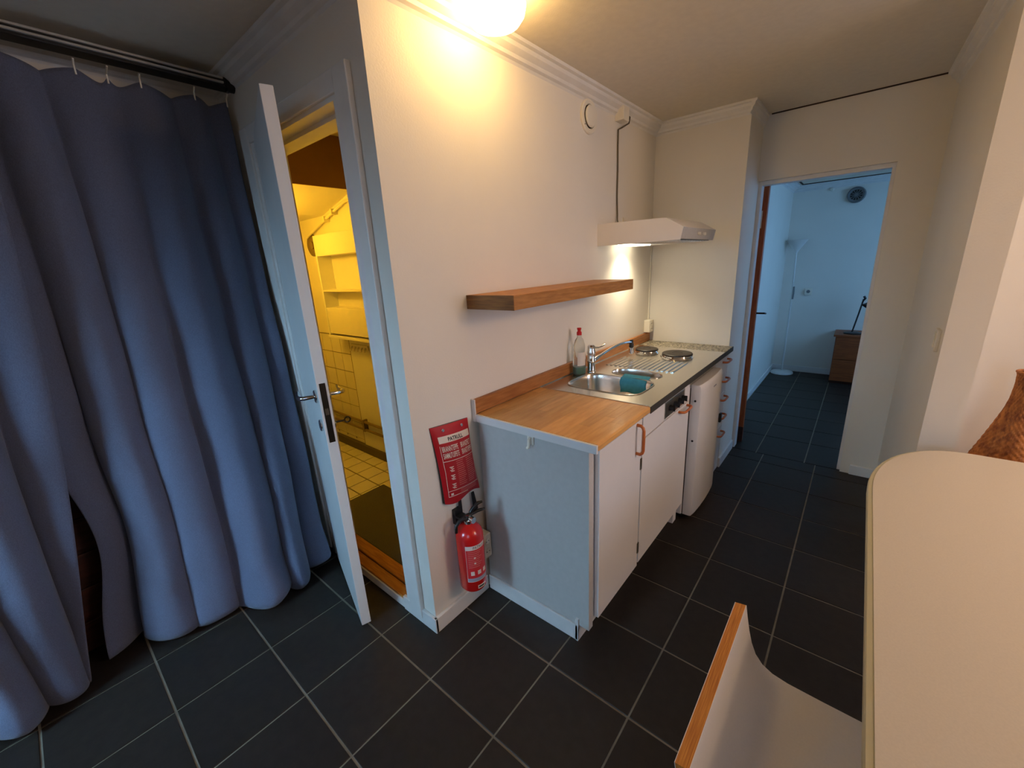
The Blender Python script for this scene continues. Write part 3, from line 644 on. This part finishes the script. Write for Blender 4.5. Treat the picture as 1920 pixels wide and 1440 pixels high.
bl.build('printed_frame', W['whiteprint'], fb)
bl = MB()
for k in range(13):
    v = .465 + k * .027
    strip(.38, v, .60 + random.uniform(-.05, .02), v + .008); strip(.66, v, .90 + random.uniform(-.06, .02), v + .008)
for k in range(3): strip(.40, .86 + k * .02, .88, .866 + k * .02)
bl.build('printed_instructions', W['pinkprint'], fb)
bl = MB()
for v in (.52, .63, .75):
    for a in range(5): strip(.20 + .02 * (a % 3), v + a * .014, .30 - .03 * (a % 2), v + a * .014 + .009)
strip(.15, .875, .21, .905)
bl.build('printed_pictograms', W['whiteprint'], fb)
for u in (.26, .76):
    p_ = BP(u, .055, .002); MB().lathe([(.007, 0), (.006, .003), (.001, .004)], seg=16, mtx=Matrix.Translation(p_) @ Matrix.Rotation(PI / 2, 4, 'Y')).build('eyelet', W['chrome'], fb, smooth=True)
for y_, dy_ in ((1.352, -.004), (1.430, .012)):
    MB().add([(XW + .012, y_ - .006, .565), (XW + .012, y_ + .008, .565), (XW + .012, y_ + .014 + dy_, .47), (XW + .012, y_ - .014 + dy_, .47), (XW + .016, y_ - .006, .565), (XW + .016, y_ + .008, .565), (XW + .016, y_ + .014 + dy_, .47), (XW + .016, y_ - .014 + dy_, .47)], [(3, 2, 1, 0), (4, 5, 6, 7), (0, 1, 5, 4), (1, 2, 6, 5), (2, 3, 7, 6), (3, 0, 4, 7)]).build('pull_strap', W['black'], fb)

# ------------------------------------------------------------------ fire extinguisher
ex = thing('fire_extinguisher', (.925, 1.333, .16), 'red powder fire extinguisher hung on the wall beside the cabinet', 'fire extinguisher')
EX, EY, ER = .925, 1.335, .060
MB().lathe([(.030, .168), (.052, .170), (ER, .182), (ER, .43), (.055, .452), (.042, .470), (.022, .482), (.018, .486)], c=(EX, EY, 0), seg=44).build('cylinder', W['red'], ex, smooth=True)
MB().lathe([(.018, .484), (.018, .500), (.013, .503), (.013, .525), (.001, .526)], c=(EX, EY, 0), seg=20).build('valve', W['chrome'], ex, smooth=True)
MB().lathe([(.014, 0), (.014, .02), (.001, .021)], seg=18, mtx=Matrix.Translation((EX + .012, EY + .004, .505)) @ Matrix.Rotation(PI / 2, 4, 'Y')).build('pressure_gauge', W['chrome'], ex, smooth=True)
MB().tube([(EX - .01, EY - .03, .512), (EX, EY, .520), (EX + .022, EY + .038, .532), (EX + .034, EY + .070, .530)], [.007, .009, .008, .005], 10).build('lower_handle', W['black'], ex, smooth=True)
MB().tube([(EX + .005, EY + .01, .53), (EX + .012, EY + .022, .548), (EX + .022, EY + .045, .566), (EX + .030, EY + .062, .567)], [.007, .008, .008, .005], 10).build('upper_lever', W['black'], ex, smooth=True)
MB().tube([(EX, EY - .01, .51), (EX - .012, EY - .040, .508), (EX - .015, EY - .056, .492), (EX - .014, EY - .060, .462)], [.007, .008, .008, .007], 10).build('nozzle', W['black'], ex, smooth=True)
MB().box((XW, EY - .02, .46), (XW + .02, EY + .02, .53)).box((XW, EY - .02, .495), (EX - .015, EY + .02, .505)).build('wall_bracket', W['black'], ex)
MB().tube([(EX + .0, EY - .025, .168), (EX + .005, EY + .008, .148), (EX + .0, EY + .012, .168)], .003, 6).build('bottom_loop', W['black'], ex)
A0 = math.atan2(-.72, .75)   # label centre faces the room
def cyl(x, z, off=.0008): a = A0 + x / ER; return (EX + (ER + off) * math.cos(a), EY + (ER + off) * math.sin(a), z)
def patch(name, x0, x1, z0, z1, m, off): return MB().grid(lambda u, v: cyl(x0 + u * (x1 - x0), z0 + v * (z1 - z0), off), 14, 2).build(name, m, ex, smooth=True)
W['redlabel'] = mat('printed_red_label', (206, 40, 42), 0.4)
patch('label_border', -.022, .074, .228, .408, W['whiteprint'], .0006); patch('red_label', -.0205, .0725, .247, .388, W['redlabel'], .0010); patch('grey_band', -.0205, .0725, .230, .247, W['greyprint'], .0010)
text_mesh('PATRULL', .018, lambda x, y: cyl(.010 + x, .392 + y, .0014), 'lettering', W['blackprint'], ex, squeeze=.85)
q_ = MB()
for k in range(9):
    zz = .378 - k * .0095; q_.grid(lambda u, v: cyl(-.012 + u * (.060 - (k % 3) * .006), zz + v * .003, .0014), 8, 1)
q_.build('printed_instructions', W['pinkprint'], ex)
q_ = MB()
for xx in (-.006, .024, .052): q_.grid(lambda u, v: cyl(xx + u * .016, .262 + v * .020, .0014), 3, 1)
for zz in (.345, .318): q_.grid(lambda u, v: cyl(.012 + u * .008, zz + v * .008, .0016), 3, 1)
q_.build('printed_pictograms', W['whiteprint'], ex)
patch('approval_sticker', .020, .055, .188, .206, W['whiteprint'], .0008); patch('sticker_code', .0235, .0515, .193, .201, W['blackprint'], .0012)

# ================================================================== CURTAINS
rl = thing('curtain_rail', (-.15, .2, 2.31), 'dark curtain rail fixed under the ceiling above the blue curtain', 'curtain rail')
MB().box((-.195, -1.55, 2.328), (-.128, 1.16, 2.366), b=.003).build('rail', W['rod'], rl)
for z_ in (2.337, 2.353): MB().box((-.128, -1.55, z_), (-.116, 1.12, z_ + .008), b=.002).build('track', W['railwhite'], rl)
MB().lathe([(.024, 0), (.024, .03), (.001, .03)], seg=16, mtx=Matrix.Translation((-.145, 1.163, 2.34)) @ Matrix.Rotation(PI / 2, 4, 'X')).build('end_bracket', W['rod'], rl, smooth=True)
MB().box((-.19, -.9, 2.366), (-.14, -.87, CH)).build('bracket', W['rod'], rl)
def lerp_path(pts, t):
    x = t * (len(pts) - 1); i = min(int(x), len(pts) - 2); f = x - i; f = f * f * (3 - 2 * f)
    return tuple(pts[i][k] * (1 - f) + pts[i + 1][k] * f for k in range(len(pts[0])))
def smooth(a, b, x): t = min(1, max(0, (x - a) / (b - a))); return t * t * (3 - 2 * t)
def curtain(name, label, topY, ztop, xoff, bottom, ridges, hooks, seed, gap=0.0):
    t = thing(name, (-.1, (topY[0] + topY[1]) / 2, 0), label, 'curtain', 'grey-blue curtains')
    rnd = random.Random(seed); ph = [rnd.uniform(0, 6.28) for _ in range(8)]
    def fold(u, v):
        # unevenly spaced ridges; between them the cloth falls back
        uu = u + .022 * math.sin(4 * v + 9 * u + ph[0]) * v + .012 * math.sin(11 * u + ph[1])
        for (r0, h0), (r1, h1) in zip(ridges, ridges[1:]):
            if r0 <= uu <= r1 or (uu < ridges[0][0] and r0 == ridges[0][0]) or (uu > ridges[-1][0] and r1 == ridges[-1][0]):
                f = (uu - r0) / (r1 - r0); c_ = .5 + .5 * math.cos(2 * PI * f); h = h0 + (h1 - h0) * min(1, max(0, f)); return (c_ ** 1.35) * h, math.sin(2 * PI * f) * h
        return 0, 0
    def fn(u, v):     # v: 0 top, 1 bottom
        tx, ty = -.19 + xoff, topY[0] + (topY[1] - topY[0]) * u
        bx, by, bz = lerp_path(bottom, u)
        e_ = v ** 1.4
        x = tx * (1 - e_) + (bx - .04) * e_; y = ty * (1 - e_) + by * e_
        y += gap * math.sin(PI * smooth(.55, 1.0, v)) * (1 - u) ** 4
        sag = 0
        for h0, h1 in zip(hooks, hooks[1:]):
            if h0 <= u <= h1: sag = .026 * math.sin(PI * (u - h0) / (h1 - h0)) ** 1.2
        z = (ztop - sag) * (1 - v) + bz * v
        a, b_ = fold(u, v)
        amp = .040 + .042 * smooth(.10, .85, v)
        x += amp * a * (.55 + .45 * smooth(0, .08, v)); y += amp * .42 * b_
        k = smooth(.90, .985, v)
        x += .030 * k * (1 + .7 * math.sin(17 * u + ph[2])) - .035 * smooth(.985, 1, v)
        z += .010 * k * math.sin(23 * u + ph[3])
        x += .010 * math.sin(15 * u + 6 * v + ph[4]) * v + .012 * math.sin(22 * u - 3 * v + ph[7]) * smooth(.2, .7, v) + .004 * math.sin(27 * v + 7 * u + ph[5]) + .006 * math.sin(6 * v - 21 * u + ph[6]) * v
        return (x, y, max(.006, z))
    o = MB().grid(fn, 170, 110).build('fabric', W['curtain'], t, smooth=True, angle=180)
    md = o.modifiers.new('thickness', 'SOLIDIFY'); md.thickness = .0025
    for h in hooks:
        p_ = fn(h, 0); MB().tube([(p_[0], p_[1], p_[2] - .02), (p_[0] + .004, p_[1], p_[2] + .01), (-.15, p_[1], 2.308)], .003, 6).build('curtain_hook', W['plastic'], t)
    return t
curtain('curtain', 'long grey-blue curtain reaching the floor beside the bathroom door', (.30, 1.13), 2.285, 0,
        [(-.21, .225, .012), (-.15, .37, .008), (-.06, .53, .006), (.01, .62, .008), (.05, .76, .012), (.08, .92, .012), (.06, 1.07, .03)],
        [(.0, .9), (.24, 1.25), (.43, 1.0), (.66, 1.3), (.86, .8), (1.0, .6)], [0.0, .22, .43, .54, .66, .86, 1.0], 3, .065)
curtain('curtain', 'grey-blue curtain panel at the left edge of the photo', (-1.0, .40), 2.275, .055,
        [(-.13, -1.0, .012), (-.08, -.6, .012), (-.04, -.3, .012), (-.05, -.02, .010), (-.07, .10, .010), (-.13, .17, .014)],
        [(.0, .6), (.20, 1.0), (.42, .9), (.60, 1.1), (.80, 1.1), (1.0, 1.2)], [0.0, .16, .33, .5, .66, .83, 1.0], 5)
# dark wooden crate behind the gap
cr = thing('wooden_crate', (-.29, .3, 0), 'dark reddish wooden crate behind the gap of the curtains', 'crate')
MB().box((-.333, -.05, 0.01), (-.29, .62, .935), b=.003).build('back_board', W['darkwood'], cr)
for k in range(6): MB().box((-.29, -.05, .02 + k * .155), (-.272, .62, .155 + k * .155), b=.003).build('slat', W['darkwood'], cr)

# ================================================================== TABLE, CHAIR, BASKET
tb = thing('dining_table', (2.8, 1.6, 0), 'cream topped dining table with rounded corner in the right foreground', 'table')
def outline(x0, x1, y0, y1, r1, r2):
    P_ = []
    # near left square-ish, far left large radius, far right
    for (cx, cy, rx, ry, a0) in ((x0 + r1, y1 - r2, r1, r2, 180), (x1 - .2, y1 - .2, .2, .2, 90), (x1 - .1, y0 + .1, .1, .1, 0), (x0 + .1, y0 + .1, .1, .1, -90)):
        for k in range(13):
            a = math.radians(a0 - 90 * k / 12); P_.append((cx + rx * math.cos(a), cy + ry * math.sin(a)))
    return P_
ol = outline(2.208, 3.05, .16, 2.545, .295, .51)
mb = MB(); mb.prism(ol, 'z', .737, .7415); mb.build('top_laminate', W['tabletop'], tb)
def ring_outline(g): return outline(2.208 - g, 3.05 + g, .16 - g, 2.545 + g, .295 + g, .51 + g)
rs_ = [(ring_outline(.012), .712), (ring_outline(.0135), .716), (ring_outline(.0135), .733), (ring_outline(.011), .737), (ring_outline(.002), .7395), (ring_outline(-.004), .7395)]
n_ = len(ol); mb = MB(); mb.add([(x, y, z) for lp_, z in rs_ for x, y in lp_], [(j * n_ + i, j * n_ + (i + 1) % n_, (j + 1) * n_ + (i + 1) % n_, (j + 1) * n_ + i) for j in range(len(rs_) - 1) for i in range(n_)] + [tuple(range(n_))])
mb.build('edge_band', W['tableedge'], tb)
for xx, yy in ((2.42, .45), (2.85, .45), (2.48, 2.2), (2.85, 2.2)): MB().tube([(xx, yy, 0), (xx, yy, .712)], .02, 14).build('leg', W['zinc'], tb, smooth=True)
MB().box((2.42, .45, .67), (2.85, 2.2, .712)).build('apron', W['zinc'], tb)

chh = thing('chair', (2.2, 1.12, 0), 'white plywood chair with low back pushed under the table', 'chair')
cprof = [(1.968, .645), (1.974, .61), (1.982, .57), (1.991, .535), (2.003, .505), (2.021, .482), (2.045, .468), (2.08, .461), (2.15, .458), (2.25, .456), (2.33, .452), (2.37, .442), (2.385, .425)]
def off(pr_, d):
    o_ = []
    for i, p in enumerate(pr_):
        a = Vector(pr_[max(0, i - 1)]); b = Vector(pr_[min(len(pr_) - 1, i + 1)]); t_ = (b - a).normalized(); nrm = Vector((-t_.y, t_.x))
        o_.append((p[0] - nrm.x * d, p[1] - nrm.y * d))
    return o_
CY0, CY1 = .885, 1.352
th_ = .026
outer = off(cprof, th_)
core = off(cprof, .0012)
def shell(a, b, name, m, y0, y1, inset=0):
    mb = MB(); mb.prism(list(a) + list(reversed(b)), 'y', y0 + inset, y1 - inset); return mb.build(name, m, chh, smooth=True, angle=35)
plab(shell(core, outer, 'shell_core', W['ply'], CY0, CY1), 'visible plywood edge')
shell(cprof, core, 'laminate_face', W['chairwhite'], CY0, CY1)
shell(outer, off(cprof, th_ + .0012), 'laminate_underside', W['chairwhite'], CY0, CY1)
for yy in (.95, 1.29):
    MB().tube([(2.02, yy, 0.0), (2.06, yy, .425), (2.09, yy, .436), (2.30, yy, .43), (2.33, yy, .42), (2.38, yy, 0.0)], .011, 12).build('leg_frame', W['chrome'], chh, smooth=True, angle=80)
MB().tube([(2.12, .95, .425), (2.12, 1.29, .425)], .01, 10).build('cross_bar', W['chrome'], chh, smooth=True)

# wicker vase
bk = MB(); BX, BYY = 2.655, 2.86; rings = 150; seg = 96; vs = []; fs = []
bp = [(0, .12), (.05, .14), (.25, .165), (.40, .160), (.50, .142), (.60, .112), (.70, .082), (.78, .060), (.85, .042), (.90, .034), (.96, .031), (1.0, .033), (1.015, .036)]
def br(z):
    for (z0, r0), (z1, r1) in zip(bp, bp[1:]):
        if z0 <= z <= z1: t = (z - z0) / (z1 - z0); return r0 + (r1 - r0) * t
    return bp[-1][1]
for j in range(rings + 1):
    z = 1.015 * j / rings
    for k in range(seg):
        a = 2 * PI * k / seg; r = br(z) * (1 + .012 * math.sin(24 * a + (j % 2) * PI)) + .0028 * math.sin(j * PI)
        r += .0022 * (1 if (j // 2 + k // 2) % 2 else -1)
        vs.append((BX + r * math.cos(a), BYY + r * math.sin(a), z))
for j in range(rings):
    for k in range(seg): k2 = (k + 1) % seg; fs.append((j * seg + k, j * seg + k2, (j + 1) * seg + k2, (j + 1) * seg + k))
fs.append(tuple(reversed(range(seg))))
bk.add(vs, fs); bko = thing('wicker_vase', (BX, BYY, 0), 'brown wicker bottle-shaped floor vase behind the table', 'vase')
bk.build('body', W['wicker'], bko, smooth=True, angle=80)
rim = [(BX + .036 * math.cos(a), BYY + .036 * math.sin(a), 1.015) for a in [i * PI / 16 for i in range(33)]]
MB().tube(rim, .005, 8).build('rim', W['wicker'], bko, smooth=True)
# light switch
ls = thing('light_switch', (2.36, 2.745, 1.10), 'flat white light switch on the corridor wall', 'switch')
MB().box((2.347, 2.71, 1.10), (2.362, 2.78, 1.19), b=.003).build('plate', W['plastic'], ls)
MB().box((2.343, 2.725, 1.115), (2.349, 2.765, 1.175), b=.002).build('rocker', W['plastic'], ls)
tag(MB().lathe([(.004, 0), (.004, .012), (.001, .012)], seg=10, mtx=Matrix.Translation((2.51, 3.10, 2.05)) @ Matrix.Rotation(PI / 2, 4, 'X')).build('nail', W['black'], None), 'small black nail in the wall at the upper right', 'nail')

# ================================================================== BATHROOM CONTENTS
bc = thing('bathroom_cabinet', (-.87, BY, 1.06), 'white wall cabinet with open shelves inside the yellow lit bathroom', 'cabinet')
F = BY - .12
MB().box((-1.14, F, 1.06), (-1.12, BY, 1.82)).build('side_panel', W['doorwhite'], bc); MB().box((-.42, F, 1.06), (-.40, BY, 1.82)).build('side_panel', W['doorwhite'], bc)
MB().box((-1.12, F, 1.672), (-.42, BY - .002, 1.82), b=.002).build('top_box', W['lam'], bc)
MB().box((-1.12, F + .004, 1.412), (-.42, BY - .002, 1.424)).build('shelf', W['lam'], bc)
MB().box((-1.12, F + .002, 1.09), (-.42, BY - .002, 1.29), b=.002).build('lower_box', W['lam'], bc)
MB().box((-1.12, BY - .01, 1.29), (-.42, BY - .002, 1.672)).build('back_panel', W['lam'], bc)
MB().box((-1.14, F - .01, 1.055), (-.40, BY - .002, 1.075), b=.003).build('ledge', W['lam'], bc)
hr = thing('hook_rail', (-.9, BY - .02, .95), 'white rail of four hooks on the bathroom wall panel', 'hooks')
MB().box((-1.02, BY - .022, .955), (-.775, BY - .010, .995), b=.004).build('rail', W['plastic'], hr)
for k in range(5):
    xx = -.995 + k * .049
    MB().tube([(xx, BY - .022, .975), (xx, BY - .036, .965), (xx, BY - .040, .945), (xx, BY - .045, .950)], .007, 8).build('hook', W['plastic'], hr, smooth=True)
pp = thing('water_pipes', (-.9, BY - .04, .2), 'pair of horizontal water pipes low on the bathroom wall', 'pipes')
MB().tube([(-1.69, BY - .035, .335), (.7, BY - .035, .335)], .011, 12).build('pipe', W['pipe'], pp, smooth=True)
MB().tube([(-1.69, BY - .035, .265), (.7, BY - .035, .265)], .011, 12).build('pipe', W['pipe'], pp, smooth=True)
MB().box((-.985, BY - .05, .25), (-.965, BY - .008, .355), b=.003).build('pipe_clamp', W['pipe'], pp)
bv = thing('air_vent', (-1.38, BY, 1.68), 'round vent beside the diagonal pipe in the bathroom', 'vent')
MB().lathe([(.085, 0), (.085, .012), (.07, .02), (.055, .008), (.03, .008), (.028, .02), (.001, .022)], seg=32, mtx=Matrix.Translation((-1.39, BY, 1.77)) @ Matrix.Rotation(PI / 2, 4, 'X')).build('vent_body', W['pipe'], bv, smooth=True)
dp = thing('heating_pipe', (-1.0, BY - .05, 1.9), 'bent white pipe running along the sloped bathroom ceiling', 'pipe')
MB().tube([(-1.42, BY - .03, 1.83), (-1.20, BY - .03, 1.90), (-.78, BY - .03, 2.02), (-.70, BY - .03, 2.025), (-.62, BY - .03, 2.0), (-.3, BY - .03, 2.0)], .010, 10).build('pipe', W['plastic'], dp, smooth=True)
for t in (.3, .6): MB().box((-1.20 + .42 * t - .012, BY - .05, 1.90 + .12 * t - .02), (-1.20 + .42 * t + .012, BY, 1.90 + .12 * t + .02), b=.002).build('pipe_clip', W['plastic'], dp)
tag(MB().box((-.42, 1.295, BZ), (.60, 1.735, BZ + .012), b=.005).build('bath_mat', W['mat'], None), 'dark olive grey mat on the bathroom floor behind the threshold', 'mat')
bl_ = thing('bathroom_lamp', (-.95, 1.34, 1.70), 'globe lamp on the bathroom wall hidden behind the door', 'lamp')
MB().lathe([(.001, -.06), (.035, -.05), (.058, -.015), (.058, .015), (.035, .05), (.001, .06)], c=(-.95, 1.345, 1.78), seg=24).build('globe', emit('yellow_lamp_glow', (1.0, .52, .03), 90), bl_, smooth=True)
MB().box((-.985, 1.265, 1.76), (-.915, 1.30, 1.80)).build('bracket', W['plastic'], bl_)

# ================================================================== BEDROOM CONTENTS
ch = thing('bedside_chest', (2.16, 6.48, 0), 'brown two-drawer bedside chest in the bedroom corner', 'chest')
MB().box((1.925, 6.30, .0), (2.42, 6.68, .03)).build('plinth', W['darkwood'], ch)
MB().box((1.925, 6.29, .03), (2.42, 6.68, .552), b=.002).build('carcass', W['chest'], ch)
MB().box((1.905, 6.28, .552), (2.44, 6.69, .575), b=.002).build('top', W['chest'], ch)
for z0, z1 in ((.035, .285), (.292, .545)): MB().box((1.93, 6.272, z0), (2.415, 6.29, z1), b=.002).build('drawer', W['chest'], ch)
dl = thing('desk_lamp', (2.13, 6.42, .575), 'black desk lamp standing on the bedside chest', 'lamp')
MB().lathe([(.085, 0), (.085, .012), (.06, .02), (.001, .022)], c=(2.07, 6.42, .575), seg=28).build('base', W['black'], dl, smooth=True)
MB().tube([(2.06, 6.42, .59), (2.09, 6.42, .80), (2.11, 6.42, .955)], .008, 10).build('arm', W['black'], dl, smooth=True)
MB().lathe([(.012, .10), (.030, .09), (.055, .03), (.075, 0), (.072, 0), (.05, .03), (.02, .085)], seg=24, mtx=Matrix.Translation((2.165, 6.42, .87)) @ Matrix.Rotation(.55, 4, 'Y') @ Matrix.Rotation(-.25, 4, 'X')).build('shade', W['black'], dl, smooth=True)
MB().tube([(2.11, 6.42, .955), (2.125, 6.42, .975), (2.11, 6.42, 1.0)], .012, 10).build('joint', W['black'], dl, smooth=True)
fl = thing('floor_lamp', (1.42, 6.5, 0), 'slim white uplighter floor lamp in the bedroom corner', 'lamp')
MB().lathe([(.125, 0), (.125, .012), (.118, .022), (.03, .030), (.012, .034), (.001, .034)], c=(1.42, 6.54, .0), seg=40).build('base', W['whitelamp'], fl, smooth=True)
MB().tube([(1.42, 6.54, .03), (1.42, 6.54, .9), (1.405, 6.54, 1.55)], .009, 10).build('pole', W['whitelamp'], fl, smooth=True)
MB().lathe([(.012, 0), (.018, .01), (.05, .06), (.105, .14), (.12, .15), (.112, .15), (.045, .065), (.001, .03)], c=(1.403, 6.54, 1.50), seg=32).build('shade', W['whitelamp'], fl, smooth=True)
MB().tube([(1.43, 6.54, .95), (1.435, 6.53, 1.02), (1.43, 6.54, 1.10)], .010, 8).build('switch_cord', W['fanblue'], fl, smooth=True)
vf = thing('extractor_fan', (1.89, 6.7, 2.03), 'round grey extractor fan high on the bedroom wall', 'fan')
MF = Matrix.Translation((1.885, 6.70, 2.095)) @ Matrix.Rotation(PI / 2, 4, 'X')
MB().lathe([(.085, 0), (.085, .03), (.075, .045), (.06, .03), (.055, .03)], seg=32, mtx=MF, cap=False).build('housing', W['fanblue'], vf, smooth=True)
MB().lathe([(.056, .012), (.001, .012)], seg=32, mtx=MF, cap=False).build('duct', W['darkmetal'], vf)
for k in range(6):
    MB().box((-.058, -.003, .030), (.058, .003, .036), MF @ Matrix.Rotation(k * PI / 6, 4, 'Z')).build('grille_bar', W['fanblue'], vf)
dh = thing('ceiling_detector', (1.66, 6.66, 2.2), 'tiny white knob under the bedroom ceiling trim', 'fitting')
MB().lathe([(.02, 0), (.018, .02), (.001, .025)], seg=16, mtx=Matrix.Translation((1.655, 6.70, 2.185)) @ Matrix.Rotation(PI / 2, 4, 'X')).build('knob', W['plastic'], dh, smooth=True)
ws = thing('wall_socket', (1.57, 6.7, 1.0), 'small white socket plate on the bedroom wall behind the floor lamp', 'socket')
MB().box((1.53, 6.68, .99), (1.61, 6.70, 1.07), b=.004).build('plate', W['plastic'], ws)
MB().lathe([(.02, .0), (.018, .004), (.001, .004)], seg=16, mtx=Matrix.Translation((1.57, 6.681, 1.03)) @ Matrix.Rotation(PI / 2, 4, 'X')).build('socket_well', W['fanblue'], ws)
